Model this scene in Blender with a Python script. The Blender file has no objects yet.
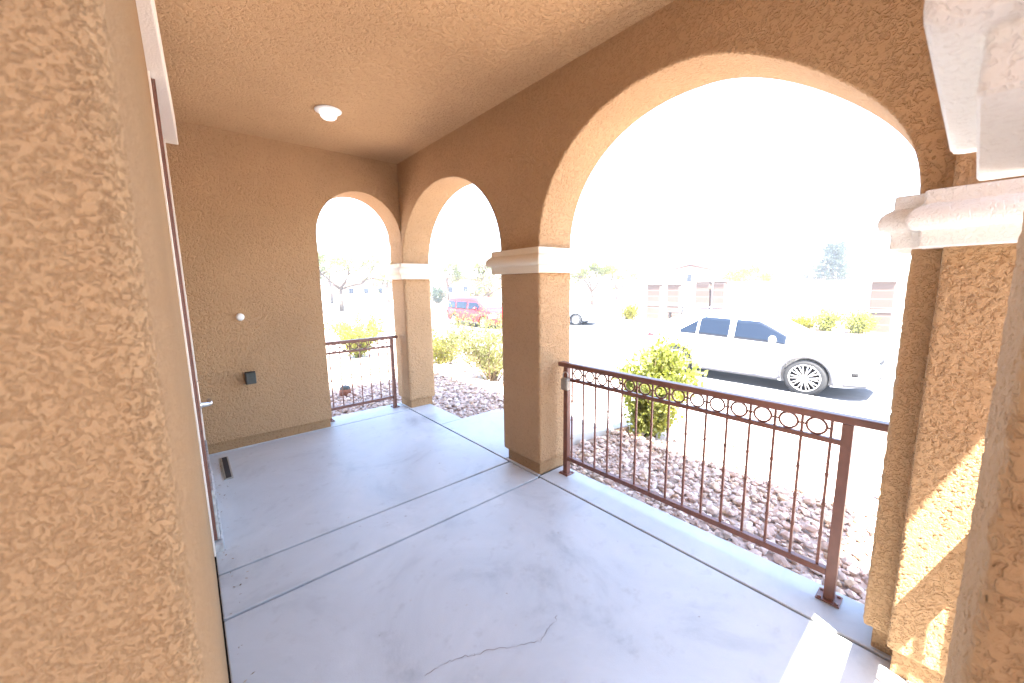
import bpy, bmesh, math, random
import numpy as np
from mathutils import Vector, Matrix, noise as mnoise
R=math.radians; GLARE_DENSITY=.0018
random.seed(7); rng=np.random.default_rng(7)
sc=bpy.context.scene; col=sc.collection

# ------------------------------------------------------------------ helpers
def tag(o,label=None,cat=None,group=None,kind=None):
    if label: o['label']=label
    if cat: o['category']=cat
    if group: o['group']=group
    if kind: o['kind']=kind
    return o
def thing(name,label,cat,loc=(0,0,0),rz=0,group=None):
    o=bpy.data.objects.new(name,None); col.objects.link(o)
    o.location=loc; o.rotation_euler=(0,0,rz); o.empty_display_size=.1
    return tag(o,label,cat,group)
def copy_tree(o,parent=None):
    c=o.copy(); col.objects.link(c)
    if parent is not None: c.parent=parent
    for ch in list(o.children): copy_tree(ch,c)
    return c
class MB:
    """collects vertices and faces in world (or thing-local) coordinates"""
    def __init__(s): s.v=[]; s.f=[]; s.sm=[]
    def add(s,v,f,smooth=False):
        n=len(s.v); s.v.extend([tuple(map(float,p)) for p in v]); s.f.extend([tuple(n+i for i in q) for q in f]); s.sm.extend([smooth]*len(f)); return s
    def box(s,a,b):
        x0,y0,z0=[min(p,q) for p,q in zip(a,b)]; x1,y1,z1=[max(p,q) for p,q in zip(a,b)]
        return s.add([(x0,y0,z0),(x1,y0,z0),(x1,y1,z0),(x0,y1,z0),(x0,y0,z1),(x1,y0,z1),(x1,y1,z1),(x0,y1,z1)],
            [(3,2,1,0),(4,5,6,7),(0,1,5,4),(1,2,6,5),(2,3,7,6),(3,0,4,7)])
    def tube(s,pts,rad,n=8,cap=True):
        pts=[Vector(p) for p in pts]
        if not hasattr(rad,'__len__'): rad=[rad]*len(pts)
        rings=[]; up=None
        for i,p in enumerate(pts):
            t=(pts[min(i+1,len(pts)-1)]-pts[max(i-1,0)]).normalized()
            if up is None: up=t.orthogonal().normalized()
            up=(up-t*up.dot(t)); up=up.normalized() if up.length>1e-6 else t.orthogonal().normalized()
            w=t.cross(up)
            rings.append([p+(up*math.cos(2*math.pi*k/n)+w*math.sin(2*math.pi*k/n))*rad[i] for k in range(n)])
        v=[q for r in rings for q in r]; f=[]
        for i in range(len(pts)-1):
            for k in range(n):
                a=i*n+k; b=i*n+(k+1)%n; f.append((a,b,b+n,a+n))
        if cap: f.append(tuple(range(n-1,-1,-1))); f.append(tuple((len(pts)-1)*n+k for k in range(n)))
        return s.add(v,f,True)
    def lathe(s,prof,origin=(0,0,0),axis='z',n=32):
        v=[];f=[]
        for r,h in prof:
            for k in range(n):
                a=2*math.pi*k/n; p=(r*math.cos(a),r*math.sin(a),h)
                if axis=='y': p=(p[0],p[2],p[1])
                if axis=='x': p=(p[2],p[0],p[1])
                v.append((p[0]+origin[0],p[1]+origin[1],p[2]+origin[2]))
        for i in range(len(prof)-1):
            for k in range(n):
                a=i*n+k;b=i*n+(k+1)%n
                f.append((a,b,b+n,a+n) if axis!='y' else (a,a+n,b+n,b))
        return s.add(v,f,True)
    def torus(s,c,Rr,r,axis='x',n=28,m=8):
        v=[];f=[]
        for i in range(n):
            a=2*math.pi*i/n
            for j in range(m):
                b=2*math.pi*j/m; rr=Rr+r*math.cos(b); p=(r*math.sin(b),rr*math.cos(a),rr*math.sin(a))
                if axis=='y': p=(p[1],p[0],p[2])
                v.append((p[0]+c[0],p[1]+c[1],p[2]+c[2]))
        for i in range(n):
            for j in range(m): f.append((i*m+j,((i+1)%n)*m+j,((i+1)%n)*m+(j+1)%m,i*m+(j+1)%m))
        return s.add(v,f,True)
    def prism(s,poly,a,b,plane='yz'):
        """polygon in a plane extruded along the third axis between a and b"""
        n=len(poly)
        def P(q,h): return (h,q[0],q[1]) if plane=='yz' else ((q[0],h,q[1]) if plane=='xz' else (q[0],q[1],h))
        v=[P(q,a) for q in poly]+[P(q,b) for q in poly]
        f=[tuple(range(n)),tuple(range(2*n-1,n-1,-1))]+[(i,i+n,(i+1)%n+n,(i+1)%n) for i in range(n)]
        return s.add(v,f)
    def build(s,name,m,parent=None,bevel=0,seg=2,autosmooth=None,local=False,**t):
        me=bpy.data.meshes.new(name); off=Vector((0,0,0))
        if parent is not None and not local:
            q=parent
            while q is not None: off+=q.location; q=q.parent
        me.from_pydata([(x-off.x,y-off.y,z-off.z) for x,y,z in s.v],[],s.f)
        me.polygons.foreach_set('use_smooth',s.sm)
        me.materials.append(m); me.validate()
        b=bmesh.new(); b.from_mesh(me); bmesh.ops.recalc_face_normals(b,faces=b.faces); b.to_mesh(me); b.free()
        if autosmooth:
            me.polygons.foreach_set('use_smooth',[True]*len(me.polygons))
            me.set_sharp_from_angle(angle=R(autosmooth))
        o=bpy.data.objects.new(name,me); col.objects.link(o)
        if parent is not None: o.parent=parent
        if bevel:
            md=o.modifiers.new('bevel','BEVEL'); md.width=bevel; md.segments=seg; md.limit_method='ANGLE'; md.angle_limit=R(40); md.harden_normals=False
        return tag(o,**t)
def np_mesh(name,v,f,m,parent=None,smooth=False):
    me=bpy.data.meshes.new(name); me.from_pydata(v.tolist() if hasattr(v,'tolist') else v,[],f.tolist() if hasattr(f,'tolist') else f)
    if smooth: me.polygons.foreach_set('use_smooth',[True]*len(me.polygons))
    me.materials.append(m); o=bpy.data.objects.new(name,me); col.objects.link(o)
    if parent is not None: o.parent=parent
    return o

# ------------------------------------------------------------------ materials
def newmat(name):
    m=bpy.data.materials.new(name); m.use_nodes=True; nt=m.node_tree
    return m,nt,nt.nodes['Principled BSDF'],nt.nodes['Material Output']
def N(nt,t,**k):
    n=nt.nodes.new(t)
    for a,b in k.items():
        if a.startswith('i_'):
            n.inputs[int(a[2:]) if a[2:].isdigit() else a[2:].replace('_',' ')].default_value=b
        else: setattr(n,a,b)
    return n
def ramp(nt,fac,stops):
    r=nt.nodes.new('ShaderNodeValToRGB'); e=r.color_ramp.elements
    e[0].position,e[0].color=stops[0][0],(*stops[0][1],1); e[1].position,e[1].color=stops[-1][0],(*stops[-1][1],1)
    for p,c in stops[1:-1]:
        q=e.new(p); q.color=(*c,1)
    nt.links.new(fac,r.inputs[0]); return r.outputs[0]
def plain(name,c,rough=.5,metal=0,spec=.5,vary=.0,scale=8,bump=0,bscale=60,coat=0):
    m,nt,b,o=newmat(name); b.inputs['Roughness'].default_value=rough; b.inputs['Metallic'].default_value=metal
    b.inputs['Specular IOR Level'].default_value=spec; b.inputs['Coat Weight'].default_value=coat
    tc=N(nt,'ShaderNodeTexCoord')
    if vary:
        n=N(nt,'ShaderNodeTexNoise',i_Scale=scale,i_Detail=5.0); nt.links.new(tc.outputs['Object'],n.inputs['Vector'])
        lo=tuple(x*(1-vary) for x in c); hi=tuple(min(1,x*(1+vary)) for x in c)
        nt.links.new(ramp(nt,n.outputs['Fac'],[(.3,lo),(.7,hi)]),b.inputs['Base Color'])
    else: b.inputs['Base Color'].default_value=(*c,1)
    if bump:
        n2=N(nt,'ShaderNodeTexNoise',i_Scale=bscale,i_Detail=4.0); nt.links.new(tc.outputs['Object'],n2.inputs['Vector'])
        bm=N(nt,'ShaderNodeBump',i_Strength=bump,i_Distance=.01); nt.links.new(n2.outputs['Fac'],bm.inputs['Height']); nt.links.new(bm.outputs[0],b.inputs['Normal'])
    return m
def stucco(name,c,height=.006,scale=60,disp=False,dirt_dark=.3,amount=.5):
    """lumpy sprayed plaster: flat lumps parted by a broken network of creases, fine grit on top"""
    m,nt,b,out=newmat(name); b.inputs['Roughness'].default_value=.95; b.inputs['Specular IOR Level'].default_value=.15
    tc=N(nt,'ShaderNodeTexCoord'); L=nt.links.new
    def mp(src,f0,f1,t0,t1,sm=True):
        q=N(nt,'ShaderNodeMapRange'); q.interpolation_type='SMOOTHSTEP' if sm else 'LINEAR'; L(src,q.inputs[0])
        for k,v in zip((1,2,3,4),(f0,f1,t0,t1)): q.inputs[k].default_value=v
        return q.outputs[0]
    wn=N(nt,'ShaderNodeTexNoise',i_Scale=scale,i_Detail=3.5,i_Roughness=.55,i_Distortion=.9); L(tc.outputs['Object'],wn.inputs['Vector'])
    lump=mp(wn.outputs['Fac'],.33+amount*.08,.52+amount*.04,0,1)
    w2=N(nt,'ShaderNodeTexNoise',i_Scale=scale*.37,i_Detail=2.0,i_Distortion=.5); L(tc.outputs['Object'],w2.inputs['Vector'])
    mx=N(nt,'ShaderNodeMath',operation='MULTIPLY_ADD'); L(w2.outputs['Fac'],mx.inputs[0]); mx.inputs[1].default_value=.8; L(lump,mx.inputs[2]); h0=mx.outputs[0]
    mz=N(nt,'ShaderNodeMath',operation='SUBTRACT'); L(h0,mz.inputs[0]); mz.inputs[1].default_value=.4; h=mz.outputs[0]
    n3=N(nt,'ShaderNodeTexNoise',i_Scale=scale*2.6,i_Detail=4.0,i_Roughness=.6); L(tc.outputs['Object'],n3.inputs['Vector'])
    a2=N(nt,'ShaderNodeMath',operation='MULTIPLY_ADD'); L(n3.outputs['Fac'],a2.inputs[0]); a2.inputs[1].default_value=.55; L(h,a2.inputs[2])
    nb=N(nt,'ShaderNodeTexNoise',i_Scale=1.3,i_Detail=5.0); L(tc.outputs['Object'],nb.inputs['Vector'])
    base=ramp(nt,nb.outputs['Fac'],[(.3,tuple(x*.92 for x in c)),(.7,tuple(min(1,x*1.07) for x in c))])
    # crease shading painted into the colour, together with some grime
    d=mp(h,-.05,.55,dirt_dark,0)
    mc=N(nt,'ShaderNodeMixRGB',blend_type='MULTIPLY'); L(d,mc.inputs[0]); L(base,mc.inputs[1]); mc.inputs[2].default_value=(.50,.38,.30,1)
    L(mc.outputs[0],b.inputs['Base Color'])
    dn=N(nt,'ShaderNodeDisplacement',i_Midlevel=.6,i_Scale=height); L(a2.outputs[0],dn.inputs['Height']); L(dn.outputs[0],out.inputs['Displacement'])
    m.displacement_method='BOTH' if disp else 'BUMP'
    return m
TAN=(.455,.287,.153)
M={}
M['stucco']=stucco('stucco tan',TAN,.0062,54,dirt_dark=.18,amount=.45)
M['plinth']=stucco('stucco tan base',(.37,.228,.118),.0025,80,dirt_dark=.4)
M['ceiling']=stucco('stucco ceiling',(.54,.345,.185),.0065,48,dirt_dark=.2,amount=.45)
M['near']=stucco('stucco tan coarse',TAN,.0055,205,False,.28,.45)
M['near2']=stucco('stucco tan pier',TAN,.0042,80,True,.10,.45)
M['trim']=stucco('stucco trim cream',(.76,.68,.54),.0008,80,dirt_dark=.05)
M['trimn']=stucco('stucco trim cream near',(.80,.77,.72),.0014,110,dirt_dark=.12)
M['white']=plain('white enamel',(.8,.8,.78),.35)
M['casing']=plain('painted casing',(.80,.72,.62),.6,bump=.3,bscale=120)
M['brown']=plain('brown painted steel',(.19,.08,.054),.42,vary=.12,scale=20,bump=.05,bscale=200)
M['steel']=plain('satin nickel',(.6,.58,.55),.28,1)
M['lamp']=plain('opal diffuser',(.85,.85,.82),.3)
_b=M['lamp'].node_tree.nodes['Principled BSDF']; _b.inputs['Emission Color'].default_value=(1,.96,.9,1); _b.inputs['Emission Strength'].default_value=.12
M['kick']=plain('weathered zinc plate',(.42,.42,.41),.6,.2,vary=.25,scale=30)
M['slate']=plain('grey green cast metal',(.045,.05,.042),.5,vary=.2,scale=40)
M['dark']=plain('black rubber',(.012,.012,.012),.7)
M['galv']=plain('brushed grey box',(.38,.36,.31),.5,.3,vary=.15,scale=30)
M['glass']=plain('tinted window glass',(.012,.018,.03),.04,0,.35)
M['glasslt']=plain('windscreen glass',(.10,.17,.20),.04,0,.5)
M['carwhite']=plain('white car paint',(.86,.86,.86),.25,coat=1)
M['carred']=plain('red car paint',(.45,.018,.016),.35,coat=0)
M['cargrey']=plain('grey car paint',(.25,.27,.30),.3,.3,coat=1)
M['tyre']=plain('tyre rubber',(.03,.03,.03),.8)
M['rim']=plain('machined alloy',(.62,.60,.58),.3,.8)
M['rimdark']=plain('dark wheel well',(.015,.014,.014),.8)
M['cargreyplastic']=plain('grey moulding',(.12,.12,.13),.6)
M['chrome']=plain('bright chrome',(.7,.7,.72),.1,1)
M['redlens']=plain('red lamp lens',(.5,.02,.02),.15)
M['clearlens']=plain('clear lamp lens',(.7,.73,.75),.1)
M['brick']=plain('tan brick',(.20,.095,.07),.9,vary=.25,scale=14,bump=.4,bscale=25)
def brickmat():
    m,nt,b,o=newmat('weathered brick'); L=nt.links.new; tc=N(nt,'ShaderNodeTexCoord'); mp=N(nt,'ShaderNodeMapping'); mp.inputs['Rotation'].default_value=(R(90),0,R(90)); L(tc.outputs['Object'],mp.inputs['Vector'])
    k=N(nt,'ShaderNodeTexBrick'); L(mp.outputs[0],k.inputs['Vector'])
    for n_,v in (('Scale',1.0),('Mortar Size',.012),('Brick Width',.40),('Row Height',.20),('Bias',-.2)): k.inputs[n_].default_value=v
    k.inputs['Color1'].default_value=(.13,.09,.07,1); k.inputs['Color2'].default_value=(.075,.056,.046,1); k.inputs['Mortar'].default_value=(.24,.20,.17,1)
    L(k.outputs['Color'],b.inputs['Base Color']); b.inputs['Roughness'].default_value=.95; return m
M['brick']=brickmat()
M['block']=plain('pale block wall',(.55,.48,.42),.9,vary=.06,scale=3)
M['iron']=plain('dark iron',(.06,.055,.05),.6)
M['bark']=plain('bark',(.10,.075,.055),.9,vary=.3,scale=12,bump=.6,bscale=20)
M['stem']=plain('woody stem',(.16,.12,.07),.9,vary=.2,scale=20)
M['road']=plain('worn asphalt',(.13,.13,.135),.9,vary=.12,scale=3,bump=.2,bscale=80)
M['walk']=plain('pale concrete',(.5,.48,.45),.85,vary=.06,scale=4)
M['housewall']=plain('far stucco',(.30,.22,.17),.9,vary=.05,scale=1)
M['tile']=plain('red tile roof',(.15,.06,.045),.85,vary=.2,scale=5)
M['gatem']=plain('pale grey gate',(.42,.43,.46),.6)
M['terracotta']=plain('rusty iron cap',(.22,.085,.05),.8,vary=.3,scale=40)

def leafmat(name,c1,c2,trans=.55):
    m,nt,b,out=newmat(name); L=nt.links.new; g=N(nt,'ShaderNodeNewGeometry')
    c=ramp(nt,g.outputs['Random Per Island'],[(0,c1),(1,c2)]); L(c,b.inputs['Base Color']); b.inputs['Roughness'].default_value=.5
    t=N(nt,'ShaderNodeBsdfTranslucent'); mc=N(nt,'ShaderNodeMixRGB',blend_type='MULTIPLY'); mc.inputs[0].default_value=1; L(c,mc.inputs[1]); mc.inputs[2].default_value=(1.0,1.0,.5,1); L(mc.outputs[0],t.inputs['Color'])
    mix=N(nt,'ShaderNodeMixShader'); mix.inputs[0].default_value=trans; L(b.outputs[0],mix.inputs[1]); L(t.outputs[0],mix.inputs[2]); L(mix.outputs[0],out.inputs['Surface'])
    return m
def concrete():
    m,nt,b,out=newmat('porch concrete'); L=nt.links.new; tc=N(nt,'ShaderNodeTexCoord')
    n=N(nt,'ShaderNodeTexNoise',i_Scale=1.5,i_Detail=8.0,i_Roughness=.65,i_Distortion=.8); L(tc.outputs['Object'],n.inputs['Vector'])
    c1=ramp(nt,n.outputs['Fac'],[(.28,(.33,.355,.375)),(.45,(.48,.505,.515)),(.6,(.53,.555,.565)),(.75,(.60,.625,.635))])
    n2=N(nt,'ShaderNodeTexNoise',i_Scale=9.0,i_Detail=6.0,i_Roughness=.7); L(tc.outputs['Object'],n2.inputs['Vector'])
    s=N(nt,'ShaderNodeMapRange'); L(n2.outputs['Fac'],s.inputs[0])
    for k,v in zip((1,2,3,4),(.56,.74,0.,.4)): s.inputs[k].default_value=v
    mx=N(nt,'ShaderNodeMixRGB',blend_type='MULTIPLY'); L(s.outputs[0],mx.inputs[0]); L(c1,mx.inputs[1]); mx.inputs[2].default_value=(.55,.52,.5,1)
    # sparse dark specks and scuffs
    v=N(nt,'ShaderNodeTexVoronoi',i_Scale=3.3); L(tc.outputs['Object'],v.inputs['Vector'])
    sp=N(nt,'ShaderNodeMapRange'); L(v.outputs['Distance'],sp.inputs[0])
    for k,val in zip((1,2,3,4),(.014,.034,.6,0.)): sp.inputs[k].default_value=val
    mx2=N(nt,'ShaderNodeMixRGB',blend_type='MIX'); L(sp.outputs[0],mx2.inputs[0]); L(mx.outputs[0],mx2.inputs[1]); mx2.inputs[2].default_value=(.16,.13,.11,1)
    L(mx2.outputs[0],b.inputs['Base Color'])
    rr=N(nt,'ShaderNodeMapRange'); L(n.outputs['Fac'],rr.inputs[0])
    for k,val in zip((1,2,3,4),(.3,.7,.34,.58)): rr.inputs[k].default_value=val
    L(rr.outputs[0],b.inputs['Roughness'])
    n4=N(nt,'ShaderNodeTexNoise',i_Scale=140.0,i_Detail=3.0); L(tc.outputs['Object'],n4.inputs['Vector'])
    bm=N(nt,'ShaderNodeBump',i_Strength=.12,i_Distance=.004); L(n4.outputs['Fac'],bm.inputs['Height'])
    n5=N(nt,'ShaderNodeTexNoise',i_Scale=3.0,i_Detail=3.0); L(tc.outputs['Object'],n5.inputs['Vector'])
    b5=N(nt,'ShaderNodeBump',i_Strength=.15,i_Distance=.02); L(n5.outputs['Fac'],b5.inputs['Height']); L(bm.outputs[0],b5.inputs['Normal']); L(b5.outputs[0],b.inputs['Normal'])
    return m
M['concrete']=concrete()
def rockmat():
    m,nt,b,out=newmat('crushed pink rock'); L=nt.links.new
    g=N(nt,'ShaderNodeNewGeometry'); tc=N(nt,'ShaderNodeTexCoord')
    c=ramp(nt,g.outputs['Random Per Island'],[(0,(.38,.29,.24)),(.25,(.56,.45,.385)),(.5,(.46,.335,.275)),(.72,(.66,.56,.49)),(.9,(.52,.38,.26)),(1,(.27,.22,.19))])
    n=N(nt,'ShaderNodeTexNoise',i_Scale=30.0,i_Detail=5.0); L(tc.outputs['Object'],n.inputs['Vector'])
    mx=N(nt,'ShaderNodeMixRGB',blend_type='OVERLAY'); mx.inputs[0].default_value=.5; L(c,mx.inputs[1]); L(n.outputs['Fac'],mx.inputs[2]); L(mx.outputs[0],b.inputs['Base Color'])
    b.inputs['Roughness'].default_value=.9
    bm=N(nt,'ShaderNodeBump',i_Strength=.5,i_Distance=.01); L(n.outputs['Fac'],bm.inputs['Height']); L(bm.outputs[0],b.inputs['Normal'])
    return m
M['rock']=rockmat()
M['soil']=plain('gravelly soil',(.42,.33,.28),.95,vary=.25,scale=25,bump=.7,bscale=60)
M['leaf']=leafmat('shrub leaf',(.24,.27,.075),(.35,.36,.12))
M['leafpale']=leafmat('pale shrub leaf',(.19,.20,.085),(.27,.27,.12))
M['leafyellow']=leafmat('yellow shrub leaf',(.19,.20,.03),(.27,.25,.045))
M['leaftree']=leafmat('tree leaf',(.11,.13,.05),(.17,.185,.075))
M['leafpine']=leafmat('pine needle',(.045,.07,.045),(.075,.10,.065),.25)

# ------------------------------------------------------------------ dimensions (metres; x outwards, y along the porch, z up)
XL=-2.019; T=.35; Y0=.158; Y1=2.062; Y2=2.511; YB=4.352; ZC=2.874; ZB=1.587; ZT=1.768; INS=.028; PL=.1
H1=.815; H2=.7464; XB=-.9085; ZSB=2.02; HB=.492
def arch(c,a,z,h,n=72,rev=False):
    p=[(c+a*math.cos(math.pi*(1-k/n)),z+h*math.sin(math.pi*k/n)) for k in range(n+1)]
    return p[::-1] if rev else p

# gridded, round-edged box so that the coarse stucco has real relief
def axis(a,b,s,da=None,db=None):
    """coordinates from a to b: fine step s (coarse spacing outside da..db)"""
    out=[a]; x=a
    while x<b-1e-6:
        st=s if (da is None or da<=x<=db) else s*8
        x=min(b,x+st); out.append(x)
    return np.array(out)
def gridbox(xs,ys,zs,r):
    ax=[np.asarray(xs),np.asarray(ys),np.asarray(zs)]; V=[];F=[];n=0
    for k in range(3):
        i,j=[(1,2),(2,0),(0,1)][k]
        for side in (0,-1):
            A,B=np.meshgrid(ax[i],ax[j],indexing='ij'); P=np.zeros(A.shape+(3,)); P[...,i]=A; P[...,j]=B; P[...,k]=ax[k][side]
            na,nb=A.shape; V.append(P.reshape(-1,3)); id=np.arange(na*nb).reshape(na,nb)+n
            q=np.stack([id[:-1,:-1],id[1:,:-1],id[1:,1:],id[:-1,1:]],-1).reshape(-1,4)
            if side==0: q=q[:,::-1]
            F.append(q); n+=na*nb
    V=np.concatenate(V);F=np.concatenate(F)
    lo=np.array([a[0] for a in ax])+r; hi=np.array([a[-1] for a in ax])-r
    Q=np.clip(V,lo,hi); d=V-Q; l=np.linalg.norm(d,axis=1,keepdims=True); V=Q+d*np.where(l>1e-9,r/np.maximum(l,1e-9),0)
    key=np.round(V/1e-5).astype(np.int64); _,idx,inv=np.unique(key,axis=0,return_index=True,return_inverse=True)
    F=inv.reshape(-1)[F]; V=V[idx]
    return V,F
def gridpart(name,m,parent,xs,ys,zs,r):
    V,F=gridbox(xs,ys,zs,r); V=V-np.array(parent.location)
    return np_mesh(name,V,F,m,parent,True)

# moulded capital swept round a rectangular shaft
CAPPROF=[(.0,0),(.052,.0),(.055,.004),(.055,.050),(.058,.056),(.075,.058),(.084,.066),(.089,.080),(.089,.096),(.084,.112),(.074,.124),(.062,.132),(.055,.138),(.055,.177),(.051,.181),(.0,.181)]
BIGPROF=[(.0,0),(.052,.0),(.055,.004),(.055,.050),(.058,.054),(.080,.055),(.087,.058),(.092,.066),(.093,.076),(.093,.215),(.088,.228),(.075,.236),(.06,.24),(.055,.246),(.055,.29),(.0,.295)]
def capital(parent,x0,x1,y0,y1,m,z=ZB,name='capital',prof=CAPPROF):
    mb=MB(); rings=[]; rr=.008
    for o,h in prof:
        ring=[]
        for (cx,cy,a0) in ((x1,y1,0),(x0,y1,90),(x0,y0,180),(x1,y0,270)):
            sx=1 if cx==x1 else -1; sy=1 if cy==y1 else -1
            ox,oy=cx+sx*(o-rr),cy+sy*(o-rr)
            for k in range(4):
                a=R(a0+30*k); ring.append((ox+rr*math.cos(a),oy+rr*math.sin(a),z+h))
        rings.append(ring)
    n=len(rings[0]); v=[p for r in rings for p in r]; f=[]
    for i in range(len(rings)-1):
        for k in range(n): f.append((i*n+k,i*n+(k+1)%n,(i+1)*n+(k+1)%n,(i+1)*n+k))
    f.append(tuple(range(n-1,-1,-1))); f.append(tuple((len(rings)-1)*n+k for k in range(n)))
    mb.add(v,f); return mb.build(name,m,parent,autosmooth=32)

# ------------------------------------------------------------------ ground
def gz(x,y):
    d=max(x-.7,(y-5.2)*.42,-(y+1.6)*.4-.2*max(0,-x-3),0)
    t=min(1,d/6.3); return -.11-.82*(t*t*(3-2*t))
xs=[-100,-60,-30,-15,-8,-5,-3,-2]+[round(-1+.35*i,2) for i in range(34)]+[11.5,13,15,18,22,27,35,50,80,130]
ys=[-60,-40,-20,-12,-8,-6]+[round(-5+.4*i,2) for i in range(62)]+[21,23,26,30,36,45,60,90,130]
v=[(x,y,gz(x,y)-.03) for x in xs for y in ys]; ny=len(ys)
f=[(i*ny+j,(i+1)*ny+j,(i+1)*ny+j+1,i*ny+j+1) for i in range(len(xs)-1) for j in range(ny-1)]
MB().add(v,f,True).build('ground',M['soil'],kind='structure')
ZR=-.91
def strip(name,m,x0,x1,z0,z1,y0=-58,y1=100):
    return MB().box((x0,y0,z0),(x1,y1,z1)).build(name,m,bevel=.015,kind='structure')
strip('road',M['road'],7.45,17.6,ZR-.2,ZR)
strip('kerb',M['walk'],7.30,7.45,ZR-.2,ZR+.12)
strip('pavement',M['walk'],6.0,7.297,ZR-.2,ZR+.115)
strip('far_kerb',M['walk'],17.6,17.75,ZR-.2,ZR+.12)
strip('far_pavement',M['walk'],17.753,19.4,ZR-.2,ZR+.115)

# porch floor: slabs with tooled joints between them
fl=MB(); g=.008
for (x0,x1,y0,y1) in ((XL+.006,-.004,YB+.0-g,YB),):
    pass
cuts_y=[-1.5,Y1,2.43,YB-.004]
for a,b in zip(cuts_y[:-1],cuts_y[1:]): fl.box((XL+.006,a+g,-.16),(-g,b-g,0))
fl.box((g,-.45,-.16),(.285,Y1+.02-g,0)); fl.box((g,Y1+.02+g,-.16),(.287,Y2-.02,0))
fl.box((g,Y2-.02+.012,-.16),(.80,3.625,0)); fl.box((g,3.625+.004,-.16),(.289,YB+.35,0))
fl.box((XL+.012,YB+g-.004,-.16),(-g,YB+.352,0))
fl.box((-2.4,-3.2,-.16),(.36,-1.5-g,-.002))
fo=fl.build('porch_floor',M['concrete'],bevel=.005,seg=2,kind='structure')
MB().box((XL,-3.1,-.3),(.28,YB+.33,-.014)).build('floor_bed',M['dark'],kind='structure')
xp=[.815+.2*i for i in range(27)]; v=[];f=[]
for i,x in enumerate(xp):
    z=max(gz(x,3)+.012,-.012-.17*(x-.81)); v+=[(x,2.5,z),(x,3.62,z),(x,2.5,z-.2),(x,3.62,z-.2)]
    if i: k=4*i; f+=[(k-4,k,k+1,k-3),(k-4,k-2,k+2,k),(k-3,k+1,k+3,k-1)]
MB().add(v,f).build('path',M['walk'],kind='structure')
# bits of blown-in leaf and grit along the wall joint and on the slab
v=[];f=[]
for k in range(150):
    if k<85: x=XL+.03+abs(random.gauss(0,.05)); y=random.uniform(.5,4.2)
    else: x=random.uniform(-1.95,-.1); y=random.uniform(.4,4.2)
    q=random.uniform(.003,.012) if k<85 else random.uniform(.002,.006); a=random.uniform(0,6.28); c_,s_=math.cos(a),math.sin(a); n0=len(v)
    v+=[(x-q*c_,y-q*s_,.002),(x+q*.4*s_,y-q*.4*c_,.004),(x+q*c_,y+q*s_,.002+q*.3),(x-q*.4*s_,y+q*.4*c_,.003)]; f.append((n0,n0+1,n0+2,n0+3))
M['litter']=leafmat('dry leaf bits',(.10,.06,.03),(.45,.36,.25),.1)
MB().add(v,f).build('leaf_litter',M['litter'],kind='stuff')
# hairline crack wandering over the near slab
pts=[(-1.438,1.225),(-1.371,1.22),(-1.308,1.209),(-1.255,1.18),(-1.228,1.168),(-1.159,1.137),(-1.08,1.087),(-1.03,1.062),(-.997,1.041),(-.955,1.047),(-.921,1.063),(-.868,1.064),(-.84,1.09)]
q_=[]
for (a,b) in zip(pts[:-1],pts[1:]):
    for k in range(5):
        u=k/5; q_.append((a[0]+(b[0]-a[0])*u+random.gauss(0,.0035),a[1]+(b[1]-a[1])*u+random.gauss(0,.0035)))
pts=q_
v=[];f=[]
for i,(x,y) in enumerate(pts):
    w=.0011+.0009*math.sin(i*.9)*math.sin(i*.37); a=pts[max(0,i-1)]; b=pts[min(len(pts)-1,i+1)]; d=Vector((b[0]-a[0],b[1]-a[1])).normalized()
    j=0; x+=-d.y*j; y+=d.x*j
    v+=[(x-d.y*w,y+d.x*w,.0012),(x+d.y*w,y-d.x*w,.0012)]
    if i: f.append((2*i-2,2*i-1,2*i+1,2*i))
M['crack']=plain('crack dirt',(.25,.23,.21),.9)
MB().add(v,f).build('floor_crack',M['crack'],kind='structure')

# ------------------------------------------------------------------ porch masonry
# house wall on the left with its rounded near corner
hw=thing('house_wall','coarse tan stucco house wall with rounded corner along the left of the porch','wall',(XL-.5,2.4,0))
xs_=axis(-6,XL,.011,-2.75,0); ys_=axis(.43,4.7,.011,0,1.4); zs_=axis(.0,3.0,.012)
gridpart('wall',M['near'],hw,xs_,ys_,zs_,.022)

bw=thing('end_wall','tan stucco end wall of the porch with a narrow arched opening at right','wall',(-1.2,YB+.17,0))
poly=[(XL-.02,PL),(XB,PL)]+[(XB,ZSB)]+arch(XB/2,-XB/2,ZSB,HB)[1:-1]+[(-.003,ZSB),(-.003,2.95),(XL-.02,2.95)]
MB().prism(poly,YB,YB+T,'xz').build('wall',M['stucco'],bw,bevel=.014,seg=3)
MB().box((XL-.02,YB+INS,-.05),(XB-INS*.4,YB+T-INS,PL+.02)).build('plinth',M['plinth'],bw,bevel=.006)

aw=thing('arcade_wall','tan stucco wall with one wide and one narrow arch along the open right side','wall',(T/2,2.5,ZT))
ac,aa=(Y0+Y1)/2,(Y1-Y0)/2; fc,fa=(Y2+YB)/2,(YB-Y2)/2
near=[(ac+aa*math.cos(math.pi*(1-k/90)),ZT+H1*(math.sin(math.pi*k/90)-(.085*math.sin(math.pi*k/45)**2 if k<45 else -.035*math.sin(math.pi*(k-45)/45)))) for k in range(91)]
poly=[(-.447,ZT-.02),(Y0,ZT-.02),(Y0,ZT)]+near[1:-1]+[(Y1,ZT),(Y1,ZT-.02),(Y2,ZT-.02),(Y2,ZT)]+arch(fc,fa,ZT,H2)[1:-1]+[(YB,ZT),(YB,ZT-.02),(YB+T,ZT-.02),(YB+T,2.95),(-.447,2.95)]
MB().prism(poly,0,T,'yz').build('wall',M['stucco'],aw,bevel=.014,seg=3)

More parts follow.
